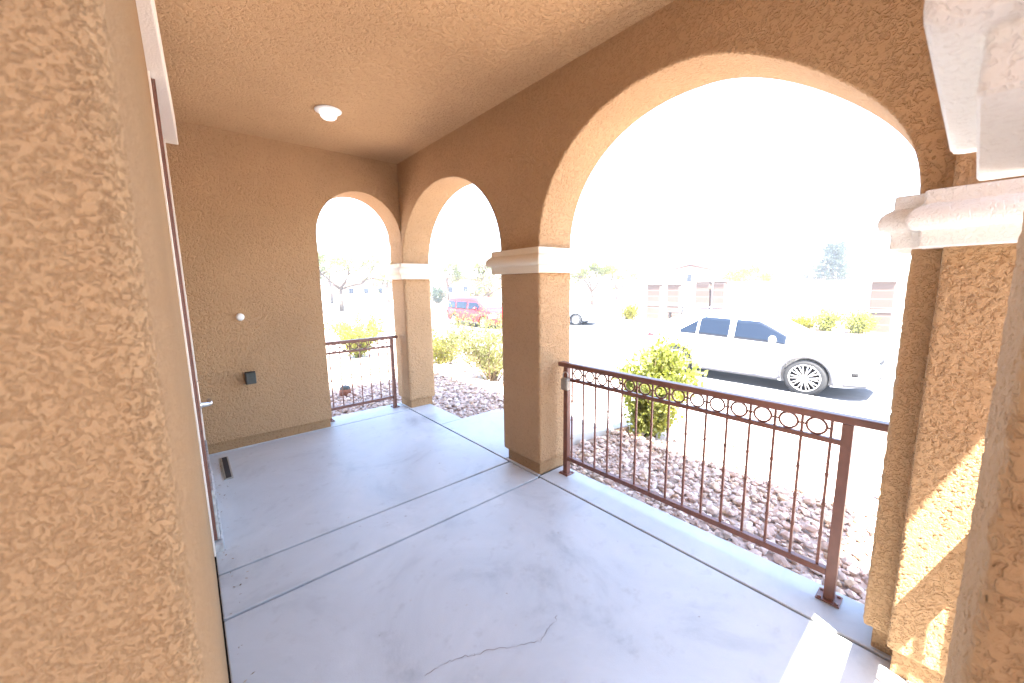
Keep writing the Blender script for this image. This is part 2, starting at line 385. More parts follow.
def column(name,label,x0,x1,y0,y1):
    t=thing(name,label,'column',((x0+x1)/2,(y0+y1)/2,0))
    gridpart('shaft',M['stucco'],t,axis(x0,x1,.03),axis(y0,y1,.03),axis(PL,ZB+.01,.03),.012)
    MB().box((x0+INS,y0+INS,-.05),(x1-INS,y1-INS,PL+.02)).build('plinth',M['plinth'],t,bevel=.006)
    capital(t,x0,x1,y0,y1,M['trim']); return t
column('porch_column','square tan stucco column with cream capital between the wide arch and the walkway opening',0,T,Y1,Y2)
column('porch_column','square tan stucco column with cream capital at the far corner beside the small railing',0,T,YB,YB+T)

# near corner pier: arcade jamb plus a slightly prouder pilaster
cp=thing('corner_pier','tan stucco corner pier with patch of sunlight and a stepped cream capital','column',(.15,-.15,0))
gridpart('shaft',M['near2'],cp,axis(0,T,.012),axis(-.43,Y0,.012),axis(PL,ZT,.012),.012)
gridpart('pilaster',M['near2'],cp,axis(-.07,T-.06,.006,-.07,.05),axis(-.45,.078,.006),axis(PL,2.92,.007,PL,1.62),.010)
MB().box((INS,-.42,-.05),(T-INS,Y0-INS,PL+.03)).build('plinth',M['plinth'],cp,bevel=.006)
MB().box((-.07+.012,-.44,-.05),(T-INS,.078-.014,PL+.03)).build('plinth',M['plinth'],cp,bevel=.006)
capital(cp,.003,T,-.43,Y0,M['trimn'],z=ZB+.018); capital(cp,-.07,T-.06,-.447,.08,M['trimn'],z=ZB+.016)

# front arch: the foreground pier right beside the camera and the wall over it
ep=thing('entry_pier','shaded tan stucco pier close by with a thick cream capital, out of focus','column',(-1.19,-.25,0))
gridpart('shaft',M['near2'],ep,axis(-1.375,-1.0,.012),axis(-.42,-.038,.012),axis(0.,1.70,.012),.012)
capital(ep,-1.375,-1.0,-.42,-.038,M['trimn'],z=1.662,prof=BIGPROF)
fw=thing('front_wall','tan stucco wall above the entry arch beside the near corner pier','wall',(-.9,-.25,ZT))
c_=(-1.0-.07)/2; a_=(1.0-.07)/2
poly=[(-1.375,ZT+.09),(-1.0,ZT+.09)]+arch(c_,a_,ZT+.09,.5)[1:-1]+[(-.074,ZT+.09),(-.074,2.9),(-1.375,2.9)]
MB().prism(poly,-.415,-.045,'xz').build('wall',M['stucco'],fw,bevel=.012,seg=2)

ww=thing('light_block_wall','unseen tan stucco wall added behind the near pier to block light into the entry','wall',(-4,-3.5,0))  # unseen wall added to cut the light entering from behind the camera
gridpart('wall',M['stucco'],ww,[-6,-4,-1.72],[-7,-4,-1.0],[-.2,1.5,3.0],.02)
rf=thing('porch_roof','tan stucco porch ceiling under overhanging tiled eaves','roof',(-1,2,ZC))
MB().box((XL-.03,-.79,ZC),(-.0,YB,ZC+.1)).build('ceiling',M['ceiling'],rf)
MB().box((-6,-.80,ZC+.1),(T+.55,YB+T+.55,ZC+.16)).build('soffit',M['housewall'],rf)
r_=MB(); ex,ey=T+.62,YB+T+.6
r_.add([(-6,-.85,ZC+.16),(ex,-.85,ZC+.16),(ex,ey,ZC+.16),(-6,ey,ZC+.16),(-6,1.9,ZC+1.2),(-1.4,1.9,ZC+1.2)],[(0,1,2,3),(0,1,5,4),(1,2,5),(2,3,4,5),(0,4,3)])
r_.build('roof_tiles',M['tile'],rf)
# ceiling light
cl=thing('ceiling_light','round white flush ceiling light near the end wall','light',(-.985,3.40,ZC))
MB().lathe([(0.001,0),(.098,0),(.100,-.002),(.097,-.006),(.088,-.009),(.070,-.010),(.066,-.008),(.03,-.008)],(-.985,3.40,ZC-.002),n=40).build('base',M['white'],cl)
MB().lathe([(.062,-.009),(.0625,-.034),(.058,-.048),(.045,-.06),(.025,-.064),(.001,-.065)],(-.985,3.40,ZC-.002),n=40).build('diffuser',M['lamp'],cl)
MB().lathe([(.001,-.004),(.05,-.004),(.056,-.001),(.058,0)],(-.70,3.66,ZC-.001),n=32).build('cover_plate',M['ceiling'],label='tan painted blank cover plate on the ceiling beyond the light',cat='cover plate')

# end wall fittings
wl=thing('wall_button','small round white cap set on the end wall above the grey box','button',(-1.623,YB,1.245))
MB().lathe([(.034,0),(.034,.012),(.030,.020),(.018,.026),(.001,.028)],(-1.623,YB-.0,1.245),'y',28).build('cap',M['white'],wl)
wl.children[0].scale=(1,-1,1)
ob=thing('outlet_box','dark grey green weatherproof outlet box with cover low on the end wall','outlet box',(-1.6,YB,.665))
MB().box((-1.642,YB-.048,.612),(-1.562,YB-.001,.722)).build('box',M['slate'],ob,bevel=.006)
MB().box((-1.636,YB-.068,.615),(-1.558,YB-.051,.724)).build('lid',M['slate'],ob,bevel=.006)
MB().tube([(-1.640,YB-.05,.728),(-1.56,YB-.05,.728)],.006,10).build('hinge',M['dark'],ob)
# drain slot in the floor
dr=thing('floor_drain','narrow dark floor drain slot near the end wall and door','drain',(-1.86,3.95,0))
M['slot']=plain('drain dark',(.03,.03,.035),.6)
MB().box((-1.905,3.68,.001),(-1.845,4.19,.010)).build('frame',M['galv'],dr,bevel=.003)
MB().box((-1.893,3.69,.0105),(-1.857,4.18,.013)).build('grate',M['slot'],dr,bevel=.001)

# front door seen edge-on
DY0,DY1=2.62,3.78
dd=thing('front_door','dark red brown front door seen edge on, cream surround and silver lever','door',(XL,3.2,0))
MB().box((XL-.01,DY0+.085,.05),(XL+.016,DY1-.085,2.53)).build('door_panel',M['brown'],dd,bevel=.003)
st=MB()
for a,b in ((DY0+.085,DY0+.17),(DY1-.17,DY1-.085)): st.box((XL+.0165,a,.05),(XL+.024,b,2.53))
st.box((XL+.0165,DY0+.171,2.43),(XL+.024,DY1-.171,2.53)); st.box((XL+.0165,DY0+.171,.05),(XL+.024,DY1-.171,.22)); st.box((XL+.0165,DY0+.171,1.1),(XL+.0225,DY1-.171,1.18))
st.build('door_frame',M['brown'],dd,bevel=.002)
MB().box((XL-.02,DY0,0.0),(XL+.008,DY0+.082,2.53)).build('casing',M['casing'],dd,bevel=.003)
MB().box((XL-.02,DY1-.082,0.0),(XL+.034,DY1,2.53)).build('casing',M['casing'],dd,bevel=.003)
MB().prism([(XL-.02,DY0-.62),(XL+.045,DY0-.62),(XL+.105,DY1+.03),(XL-.02,DY1+.03)],2.535,2.72,'xy').build('header',M['casing'],dd,bevel=.006)
MB().box((XL-.01,DY0+.03,-.01),(XL+.05,DY1+.1,.045)).build('threshold',M['kick'],dd,bevel=.008)
MB().box((XL+.0245,DY0+.084,.052),(XL+.038,DY1-.10,.36)).build('kick_plate',M['kick'],dd,bevel=.003)
h=MB(); h.lathe([(.001,0),(.026,0),(.027,.006),(.014,.010),(.011,.045),(.001,.046)],(XL+.024,2.77,.85),'x',20)
h.tube([(XL+.064,2.77,.85),(XL+.072,2.785,.85),(XL+.074,2.83,.848),(XL+.070,2.885,.846)],[.013,.013,.012,.009],10); h.build('lever_handle',M['steel'],dd)
h=MB(); h.box((XL+.0245,2.748,.80),(XL+.030,2.792,.99)); h.build('handle_plate',M['steel'],dd,bevel=.003)

# ------------------------------------------------------------------ railings
def railing(label,loc,length,n,right=.0,left=.0):
    """local x runs along the rail, posts at 0 and length"""
    t=thing('iron_railing',label,'railing',loc,0,'brown iron railings of the porch')
    mk=lambda name,mb,bev=.002: mb.build(name,M['brown'],t,bevel=bev,local=True)
    for x in (0,length):
        mb=MB(); mb.box((x-.02,-.02,.006),(x+.02,.02,.868)); mk('post',mb)
        mb=MB(); mb.box((x-.045,-.045,.001),(x+.045,.045,.0065))
        for sx in (-.032,.032):
            for sy in (-.032,.032): mb.lathe([(.009,.0065),(.009,.012),(.001,.014)],(x+sx,sy,0),n=8)
        mk('base_plate',mb,.001)
    mb=MB(); mb.box((-left,-.028,.870),(length+right,.028,.905)); mk('top_rail',mb,.006)
    mb=MB(); mb.box((.0205,-.012,.762),(length-.0205,.012,.786)); mk('middle_rail',mb)
    mb=MB(); mb.box((.0205,-.016,.118),(length-.0205,.016,.150)); mk('bottom_rail',mb)
    s=(length-.04-.03)/(n+.35) ; x=.04+.012
    for i in range(n+1):
        xb=x+i*s; mb=MB()
        mb.box((xb-.0055,-.0055,.151),(xb+.0055,.0055,.761)); mb.box((xb-.0055,-.0055,.787),(xb+.0055,.0055,.869))
        # knuckles of the cast bar
        for z in (.30,.45,.60): mb.box((xb-.0075,-.0075,z),(xb+.0075,.0075,z+.014))
        mk('baluster',mb,.001)
        if i<n:
            mb=MB(); mb.torus((xb+s/2,0,.828),.0380,.0056,'y',36,8); 
            mb.tube([(xb+.0065,0,.828),(xb+s/2-.0425,0,.828)],.0055,8); mb.tube([(xb+s-.0065,0,.828),(xb+s/2+.0425,0,.828)],.0055,8)
            mk('ring',mb,0)
    return t
XR=.205
r1=railing('long brown iron railing with a row of rings under the wide arch',(XR,1.965,0),1.665,14,right=.16,left=.07); r1.rotation_euler=(0,0,R(-90))
r2=railing('short brown iron railing with rings in the arch of the end wall',(XB+.03,YB+.22,0),.775,6,right=.075,left=.01)
r3=railing('brown iron railing under the entry arch behind the near pier',(-.97,-.19,0),.86,7,right=.02,left=.02)
# lock box hung on the first post
lb=thing('lock_box','small beige lock box hanging from the left post of the long railing','lock box',(XR-.03,1.945,.77))
MB().box((XR-.075,1.90,.705),(XR-.035,1.965,.795)).build('body',M['galv'],lb,bevel=.008,seg=3)
MB().tube([(XR-.055,1.912,.79),(XR-.055,1.910,.825),(XR-.052,1.925,.842),(XR-.052,1.942,.842),(XR-.055,1.955,.825),(XR-.055,1.953,.79)],.004,8).build('shackle',M['steel'],lb)

# ------------------------------------------------------------------ rocks (nobody could count them)
def icosphere():
    b=bmesh.new(); bmesh.ops.create_icosphere(b,subdivisions=1,radius=1); v=np.array([p.co[:] for p in b.verts]); f=np.array([[q.index for q in p.verts] for p in b.faces]); b.free(); return v,f
IV,IF=icosphere(); IV=IV/np.linalg.norm(IV,axis=1,keepdims=True)
protos=[]
for k in range(14):
    d=rng.normal(size=(9,3)); d/=np.linalg.norm(d,axis=1,keepdims=True)
    rad=np.ones(len(IV)); 
    for q in d: # chop flat facets: angular crushed stone
        h=rng.uniform(.5,.85); pr=IV@q; rad=np.minimum(rad,np.where(pr>.05,h/np.maximum(pr,.05),9))
    protos.append(IV*rad[:,None]*np.array([1.0,rng.uniform(.65,.95),rng.uniform(.45,.75)]))
RV=[];RF=[];n=0
def add_rock(x,y,s,lift=.25):
    global n
    p=protos[rng.integers(len(protos))]; a=rng.uniform(0,6.28); ti=rng.normal(0,.35,2)
    ca,sa=math.cos(a),math.sin(a); Rm=np.array([[ca,-sa,0],[sa,ca,0],[0,0,1]])@np.array([[1,0,0],[0,math.cos(ti[0]),-math.sin(ti[0])],[0,math.sin(ti[0]),math.cos(ti[0])]])
    RV.append((p*s)@Rm.T+np.array([x,y,gz(x,y)-.03+s*lift])); RF.append(IF+n); n+=len(p)
def scatter(x0,x1,y0,y1,step,smin,smax,ok):
    x=x0
    while x<x1:
        y=y0
        while y<y1:
            px=x+rng.uniform(-.5,.5)*step; py=y+rng.uniform(-.5,.5)*step
            if ok(px,py): add_rock(px,py,rng.uniform(smin,smax)*(1.45 if rng.random()<.14 else (.6 if rng.random()<.3 else 1)),rng.uniform(.1,.75))
            y+=step
        x+=step
def ok(x,y):
    if -2.5<x<.30 and y<YB+.37 and y>-3.3: return False
    if .2<x<6 and 2.46<y<3.66: return False
    return True
scatter(.31,1.75,-.6,2.5,.042,.021,.042,ok)
scatter(.31,1.7,3.64,8.5,.052,.025,.047,ok)
scatter(-1.3,.31,YB+.36,7.5,.052,.025,.047,ok)
scatter(1.7,4.0,-.8,8.5,.3,.03,.06,ok)
ro=np_mesh('rocks',np.concatenate(RV),np.concatenate(RF),M['rock']); ro['kind']='stuff'

# reddish fixture and tufts in the rock bed behind the short railing
rc=thing('valve_cap','rusty round fixture with a dark grey cap set in the rocks behind the short railing','valve',(-.28,6.0,gz(-.28,6)))
z0=gz(-.28,6)
MB().lathe([(.001,.0),(.085,.0),(.085,.07),(.075,.10),(.06,.11)],(-.28,6.0,z0),n=20).build('body',M['terracotta'],rc)
MB().lathe([(.075,.10),(.078,.115),(.06,.14),(.03,.15),(.001,.152)],(-.28,6.0,z0),n=20).build('cap',M['slate'],rc)

# ------------------------------------------------------------------ plants
def leafmesh(name,P,D,size,m,parent,asp=.5,fold=.25):
    """one small folded leaf at each point P, pointing roughly along D"""
    k=len(P); D=D/np.maximum(np.linalg.norm(D,axis=1,keepdims=True),1e-6)
    S=np.cross(D,rng.normal(size=(k,3))); S/=np.maximum(np.linalg.norm(S,axis=1,keepdims=True),1e-6); U=np.cross(S,D)
    L=(size*rng.uniform(.6,1.3,k))[:,None]; W=L*asp*.5
    a=P; b=P+D*L*.5+S*W+U*L*fold*.3; c=P+D*L-U*L*fold*.25; d=P+D*L*.5-S*W+U*L*fold*.3
    V=np.stack([a,b,c,d],1).reshape(-1,3); i=np.arange(k)*4
    F=np.concatenate([np.stack([i,i+1,i+2],1),np.stack([i,i+2,i+3],1)])
    return np_mesh(name,V,F,m,parent)
def shrub(name,label,cat,loc,r,h,nstem,nleaf,size,m,base_r=.08,group=None,spread=.9,asp=.5,low=.25,bark='stem'):
    t=thing(name,label,cat,loc,0,group); st=MB(); P=[];D=[]
    for i in range(nstem):
        a=rng.uniform(0,6.28); rr=r*spread*math.sqrt(rng.uniform(.02,1)); top=np.array([rr*math.cos(a),rr*math.sin(a),h*rng.uniform(.72,1.0)*(1-.3*(rr/r)**2)])
        b0=np.array([rng.uniform(-1,1)*base_r,rng.uniform(-1,1)*base_r,-.05]); mid=(b0+top)/2+np.array([rng.normal(0,.05)*r,rng.normal(0,.05)*r,h*.06])-np.array([top[0]*.18,top[1]*.18,0])
        th=.006*max(h,.6)*1.6
        curve=[b0*(1-u)**2+2*mid*u*(1-u)+top*u*u for u in np.linspace(0,1,7)]
        st.tube(curve,[th*(1-.8*u)+.0012 for u in np.linspace(0,1,7)],5)
        tips=[(np.array(curve[j]),np.array(curve[min(j+1,6)])-np.array(curve[j-1])) for j in range(1,7)]
        for q,(c,dv) in enumerate(tips):
            for _ in range(2):
                dr=dv/np.linalg.norm(dv)+rng.normal(0,.8,3); ln=r*rng.uniform(.15,.4); e=c+dr/np.linalg.norm(dr)*ln
                if e[2]<h*low*.5: continue
                st.tube([c,(c+e)/2+rng.normal(0,.02,3)*r,e],[th*.35,th*.25,.0012],4)
                k=max(1,int(nleaf/(nstem*10)))
                w=rng.uniform(0.2,1.1,k)[:,None]; P.append(c+(e-c)*w+rng.normal(0,size*.9,(k,3))); D.append(np.tile(dr,(k,1))+rng.normal(0,.9,(k,3))+np.array([0,0,.5]))
    st.build('stem',M[bark],t,local=True)
    leafmesh('foliage',np.concatenate(P),np.concatenate(D),size,m,t,asp); return t
bx,by=1.86,2.2
shrub('shrub','leafy bright green shrub growing in front of the white car','shrub',(bx,by,gz(bx,by)-.03),.45,.98,24,9000,.05,M['leaf'],.06,asp=.7,low=.08)
shrub('shrub','airy pale shrub with bare lower stems outside the narrow arch','shrub',(2.3,5.7,gz(2.3,5.7)-.03),1.3,1.08,40,9000,.05,M['leafpale'],.12,asp=.4,low=.5)
shrub('shrub','low yellow green shrub beside the far corner column','shrub',(2.5,7.9,gz(2.5,7.9)-.03),.8,.62,24,4500,.05,M['leafyellow'],.2,asp=.5,low=.1)
shrub('shrub','rounded green shrub standing behind the short railing','shrub',(1.45,10.6,gz(1.45,10.6)-.03),.75,1.05,28,5500,.07,M['leaf'],.1,asp=.55,low=.15)
for (x,y,lab) in ((22,4.55,'small green shrub at the far wall behind the front of the white car'),(21.8,3.34,'small green shrub beside the right hand brick pilaster'),(22.2,5.6,'low pale shrub left of two small shrubs at the far wall'),(20.7,14.8,'small shrub near the pale gate across the road')):
    shrub('small_shrub',lab,'shrub',(x,y,gz(x,y)-.03),.55 if 'low' not in lab else .6,.85 if 'low' not in lab else .4,16,1400,.13,M['leaf'] if 'pale' not in lab else M['leafyellow'],.1,'shrubs along the far wall',asp=.6,low=.1)
def litter(cx,cy,r,k):
    for _ in range(k):
        a=rng.uniform(0,6.28); q=r*math.sqrt(rng.random()); add_rock(cx+q*math.cos(a),cy+q*math.sin(a),.05)

def tree(name,label,loc,h,r,trunk_h,nleaf,size,m,tr=.12,group=None,lean=(0,0),flat=.75,levels=3,asp=.5,clump=.5):
    t=thing(name,label,'tree',loc,0,group); st=MB(); P=[];D=[]
    def grow(p,d,L,rad,lev):
        q=p+d*L; m_=(p+q)/2+rng.normal(0,.06,3)*L
        st.tube([p,m_,q],[rad,rad*.85,rad*.65],7 if lev==0 else 5)
        if lev>=levels:
            k=max(2,int(nleaf/(3.4**levels))); c=rng.normal(0,clump*L*.75,(k,3)); P.append(q+c*np.array([1,1,.7])); D.append(rng.normal(size=(k,3))); return
        for i in range(rng.integers(3,5)):
            nd=d*.5+rng.normal(0,.65,3)*np.array([1,1,flat]); nd[2]+=.25; nd/=np.linalg.norm(nd)
            grow(q,nd,L*rng.uniform(.6,.85)*(1 if lev else crown_l/trunk_h),rad*.6,lev+1)
    crown_l=(h-trunk_h)*.48
    d0=np.array([lean[0],lean[1],1.0]); d0/=np.linalg.norm(d0)
    grow(np.array([0,0,-.1]),d0,trunk_h,tr,0)
    st.build('trunk',M['bark'],t,local=True); P=np.concatenate(P);D=np.concatenate(D)
    leafmesh('crown',P,D,size,m,t,asp); return t
tree('tree','airy spreading tree with a slim trunk seen through the end wall arch','',  ) if False else None
tree('shade_tree','airy spreading tree with a slim trunk seen through the end wall arch',(10.3,42,-.95),8.5,4,2.4,5200,.19,M['leaftree'],.24)
tree('shade_tree','second thin tree left of the slim trunked tree beyond the end arch',(15.4,64,-.95),9.5,4,3.0,3500,.26,M['leaftree'],.22)
tree('shade_tree','far tree right of the slim trunked tree beyond the end arch',(22.2,58.6,-.95),8.5,4,2.4,3800,.26,M['leaftree'],.22)
tree('shade_tree','tree with a dark forked trunk beyond the red van',(23.1,34.0,-.95),6.6,4,1.5,5200,.17,M['leaftree'],.26)
tree('shade_tree','pale far tree behind the rear of the red van',(29.3,52.6,-.95),8.5,4,2.4,3800,.24,M['leaftree'],.22)
tree('shade_tree','dense green tree just right of the middle column',(34.4,28.8,-.95),6.3,3,1.6,6500,.2,M['leaftree'],.22)
tree('shade_tree','small far tree between middle column and pale gate',(49.7,36.0,-.95),6.5,3,1.7,3500,.24,M['leafyellow'],.2)
tree('shade_tree','low rounded yellow green tree behind the far wall',(53.4,19.6,-.95),5.4,3,1.2,4500,.24,M['leafyellow'],.2)
shrub('hedge_bush','dark rounded bush far behind the rear of the red van','shrub',(25.6,49.2,-.95),1.3,2.3,22,2500,.2,M['leafpine'],.3,asp=.6,low=.05)
# conifer by the far house
pn=thing('pine_tree','tall blue green pine beside the gabled house beyond the wall','tree',(77.7,14.9,-1))
st=MB(); st.tube([(0,0,-.2),(0.1,0,4),(0,0,8.4)],[.28,.2,.03],8); P=[];D=[]
for i in range(64):
    z=1.4+6.9*(i/64)**.9; L=(3.6*(1-(z-1)/8.2)**.75+.25)*rng.uniform(.55,1.1); a=i*2.4+rng.uniform(-.3,.3); e=np.array([L*math.cos(a),L*math.sin(a),z+L*.12]); c=np.array([0,0,z])
    st.tube([c,e],[.06,.015],4); k=170; w=rng.uniform(.25,1.05,k)[:,None]; P.append(c+(e-c)*w+rng.normal(0,.26,(k,3))); D.append(np.tile(e-c,(k,1))/L+rng.normal(0,.6,(k,3)))
st.build('trunk',M['bark'],pn,local=True); leafmesh('crown',np.concatenate(P),np.concatenate(D),.34,M['leafpine'],pn,.35)

# ------------------------------------------------------------------ across the road
wl_=thing('block_wall','long pale block wall with a coping across the road','wall',(23.3,6,-1))
MB().box((23.25,-40,-1.3),(23.45,12.3,1.42)).build('wall',M['block'],wl_)
MB().box((23.21,-40,1.423),(23.49,12.3,1.50)).build('coping',M['block'],wl_,bevel=.01)
pil=None
for y,w,lab,top in ((14.32,.95,'leftmost brick pilaster of the far wall, beside the pale gate',1.5),(12.9,.82,'reddish brick pilaster, second from the left along the far wall',1.5),(11.0,.8,'brick pilaster, third from the left along the far wall',1.62),(10.02,.62,'narrow brick pilaster, fourth from the left along the far wall',1.62),(2.75,.78,'brick pilaster standing alone at the right end of the far wall',1.5)):
    t=thing('brick_pilaster',lab,'pillar',(23.0,y,-1),0,'brick pilasters along the far wall')
    MB().box((22.85,y-w/2,-1.2),(23.2,y+w/2,top-.1)).build('shaft',M['brick'],t,bevel=.01)
    MB().box((22.78,y-w/2-.06,top-.098),(23.24,y+w/2+.06,top)).build('cap',M['walk'],t,bevel=.01)
    MB().box((22.83,y-w/2-.02,-.02),(22.849,y+w/2+.02,.10)).build('band',M['walk'],t)
pf=thing('picket_fence','row of short metal pickets on top of the far wall','fence',(23.35,5,1.5))
mb=MB()
for i in range(34): mb.box((23.34,3.8+i*.09,1.503),(23.36,3.815+i*.09,1.70))
mb.build('pickets',M['iron'],pf); MB().box((23.335,3.75,1.60),(23.365,6.9,1.625)).build('rail',M['iron'],pf)
gt=thing('yard_gate','pale grey double gate beyond the road behind the pole','gate',(21.4,15.9,-1))
for a,b in ((15.05,15.85),(15.9,16.7)): MB().box((22.3,a,-.75),(22.34,b,.85)).build('gate_leaf',M['gatem'],gt,bevel=.01)
po=thing('lamp_post','slim dark post with a small head in front of the pale gate','post',(22.0,16.2,-1))
MB().tube([(22.0,16.2,-1.1),(22.0,16.2,1.25)],.045,10).build('post',M['iron'],po); MB().lathe([(.001,1.36),(.09,1.33),(.10,1.25),(.05,1.22),(.001,1.22)],(22.0,16.2,0),n=12).build('head',M['iron'],po)
bn=thing('shadow_standin','low dark bench in front of the far wall behind the white car','silhouette',(21.4,11.7,-1))  # made-up dark block and post for a low mark taken as shadow
MB().box((21.3,10.9,-.36),(21.7,12.5,-.30)).build('top_bar',M['iron'],bn,bevel=.01)
for y in (11.05,12.3): MB().box((21.35,y,-1),(21.65,y+.06,-.362)).build('leg',M['iron'],bn)
MB().box((21.72,11.6,-.95),(21.78,11.75,.05)).build('post',M['iron'],bn)
def far_house(label,loc,w,d,h,ridge,rz,nwin,wsize=.9):
    t=thing('far_house',label,'house',loc,rz)
    MB().prism([(-w/2,-1),(w/2,-1),(w/2,h),(0,h+ridge-.15),(-w/2,h)],-d/2,d/2,'xz').build('wall',M['housewall'],t,local=True)
    rb=MB(); e=.5
    for s in (-1,1): rb.prism([(0,h+ridge),(s*(w/2+e),h-ridge*e/(w/2)),(s*(w/2+e),h-ridge*e/(w/2)+.22),(0,h+ridge+.22)],-d/2-e,d/2+e,'xz')
    rb.build('roof',M['tile'],t,local=True)
    for i in range(nwin):
        x=(i-(nwin-1)/2)*w/(nwin+.8)
        o=MB().box((x-wsize/2,-d/2-.06,h-1.7),(x+wsize/2,-d/2-.003,h-.4)).build('window',M['casing'],t,local=True)
        MB().box((x-wsize/2+.12,-d/2-.09,h-1.58),(x+wsize/2-.12,-d/2-.063,h-.52)).build('pane',M['glass'],o,local=True)
    return t
# gable fronts turned towards the porch
far_house('gabled house with three small windows showing over the far wall',(107,27,-1),9.5,12,4.6,1.7,R(-60),3,1.3)
far_house('low house with a red tiled roof left of the gabled house',(93,29,-1),9,12,3.9,1.2,R(20),2)
far_house('pale house with a curved looking gable behind the brick pilasters',(60,30,-1),7,9,4.2,.9,R(-60),1)
far_house('distant pale house between the trees beyond the end wall arch',(25.5,78,-1),13,9,2.9,1.3,R(0),4,1.2)
far_house('distant pale house beyond the dark bush and red van',(38,66,-1),14,9,2.9,1.3,R(-15),4,1.2)

# ------------------------------------------------------------------ vehicles
def lerp(tab,x):
    for (a,b),(c,d) in zip(tab[:-1],tab[1:]):
        if x<=c: 
            u=(x-a)/(c-a) if c>a else 0; u=max(0,min(1,u)); return b+(d-b)*u
    return tab[-1][1]
def smooth_tab(tab,x,w=.09): return sum(lerp(tab,x+k*w)*(3-abs(k)) for k in (-2,-1,0,1,2))/9
class Car:
    def __init__(s,top,belt,half,rooff,bottom,wheels,wr,L0,L1): s.__dict__.update(locals())
    def T(s,x): return smooth_tab(s.top,x)
    def B(s,x): return lerp(s.belt,x)
    def sec(s,x):
        w=lerp(s.half,x); t=s.T(x); b=min(s.B(x),t-.05); bo=lerp(s.bottom,x); hh=b-bo
        wr=lerp(s.rooff,x)*w
        pts=[(0,bo),(w*.80,bo),(w*.93,bo+.03),(w*.975,bo+.14*hh+.02),(w*.992,bo+.34*hh),(w*1.0,bo+.55*hh),(w*.995,bo+.72*hh),(w*.975,bo+.9*hh),(w*.945,b)]
        g=t-b
        for u in (.3,.6,.84): pts.append((w*.935+(wr-w*.935)*u**1.15,b+g*u))
        pts+= [(wr*.90,b+g*.94),(wr*.62,b+g*.985),(0,t)]
        return pts
    def side(s,x,z):
        p=s.sec(x)
        for (y0,z0),(y1,z1) in zip(p[1:-1],p[2:]):
            if z0<=z<=z1 and z1>z0: return y0+(y1-y0)*(z-z0)/(z1-z0)
        return p[-2][0]
    def body(s,parent,m,name='body'):
        X=np.linspace(s.L0,s.L1,84); V=[];F=[]; secs=[s.sec(x) for x in X]; k=len(secs[0]); ring=2*k-2
        for x,p in zip(X,secs):
            full=p+[(-y,z) for y,z in p[-2:0:-1]]; V+=[(x,y,z) for y,z in full]
        for i in range(len(X)-1):
            for j in range(ring): F.append((i*ring+j,i*ring+(j+1)%ring,(i+1)*ring+(j+1)%ring,(i+1)*ring+j))
        F.append(tuple(range(ring))); F.append(tuple((len(X)-1)*ring+j for j in range(ring-1,-1,-1)))
        mb=MB(); mb.add(V,F,True); o=mb.build(name,m,parent,local=True)
        # wheel openings really cut through the body side
        for wx in s.wheels:
            for sy in (1,-1):
                c=MB(); cyl=[(wx+ (s.wr+.055)*math.cos(2*math.pi*q/40), s.wr+ (s.wr+.055)*math.sin(2*math.pi*q/40)) for q in range(40)]
                c.prism(cyl,sy*.58,sy*1.3,'xz'); co=c.build('cutter',m,None)
                co.matrix_world=Matrix.Identity(4)
                par=o.parent; o.parent=None
                md=o.modifiers.new('cut','BOOLEAN'); md.operation='DIFFERENCE'; md.object=co; md.solver='EXACT'
                dg=bpy.context.evaluated_depsgraph_get(); dg.update(); me=bpy.data.meshes.new_from_object(o.evaluated_get(dg)); o.modifiers.clear(); o.data=me
                o.parent=par; bpy.data.objects.remove(co)
        me=o.data; me.polygons.foreach_set('use_smooth',[True]*len(me.polygons)); me.set_sharp_from_angle(angle=R(33))
        return o
    def patch(s,name,m,parent,lo,hi,x0,x1,sy,off=.005,nx=24,nz=6):
        V=[];F=[]
        for i in range(nx+1):
            x=x0+(x1-x0)*i/nx; a,b=lo(x),hi(x); b=max(b,a+.002)
            for j in range(nz+1):
                z=a+(b-a)*j/nz; V.append((x,sy*(s.side(x,z)+off),z))
        for i in range(nx):
            for j in range(nz): a=i*(nz+1)+j; F.append((a,a+nz+1,a+nz+2,a+1))
        o=MB().add(V,F,True).build(name,m,parent,local=True)
        md=o.modifiers.new('thick','SOLIDIFY'); md.thickness=.012; md.offset=0; return o
    def screen(s,name,m,parent,x0,x1,frac=.9,off=.014,n=14):
        V=[];F=[]
        for i in range(n+1):
            x=x0+(x1-x0)*i/n; p=s.sec(x); t=p[-1][1]; w=p[-3][0]*frac
            for j in range(11):
                u=-1+2*j/10; 
                yy=abs(w*u); zz=t
                for (ya,za),(yb,zb) in zip(p[8:-1],p[9:]):
                    if yb<=yy<=ya: zz=za+(zb-za)*(ya-yy)/(ya-yb+1e-9)
                V.append((x,w*u,zz+off))
        for i in range(n):
            for j in range(10): a=i*11+j; F.append((a,a+1,a+12,a+11))
        o=MB().add(V,F,True).build(name,m,parent,local=True); md=o.modifiers.new('thick','SOLIDIFY'); md.thickness=.012; md.offset=0; return o
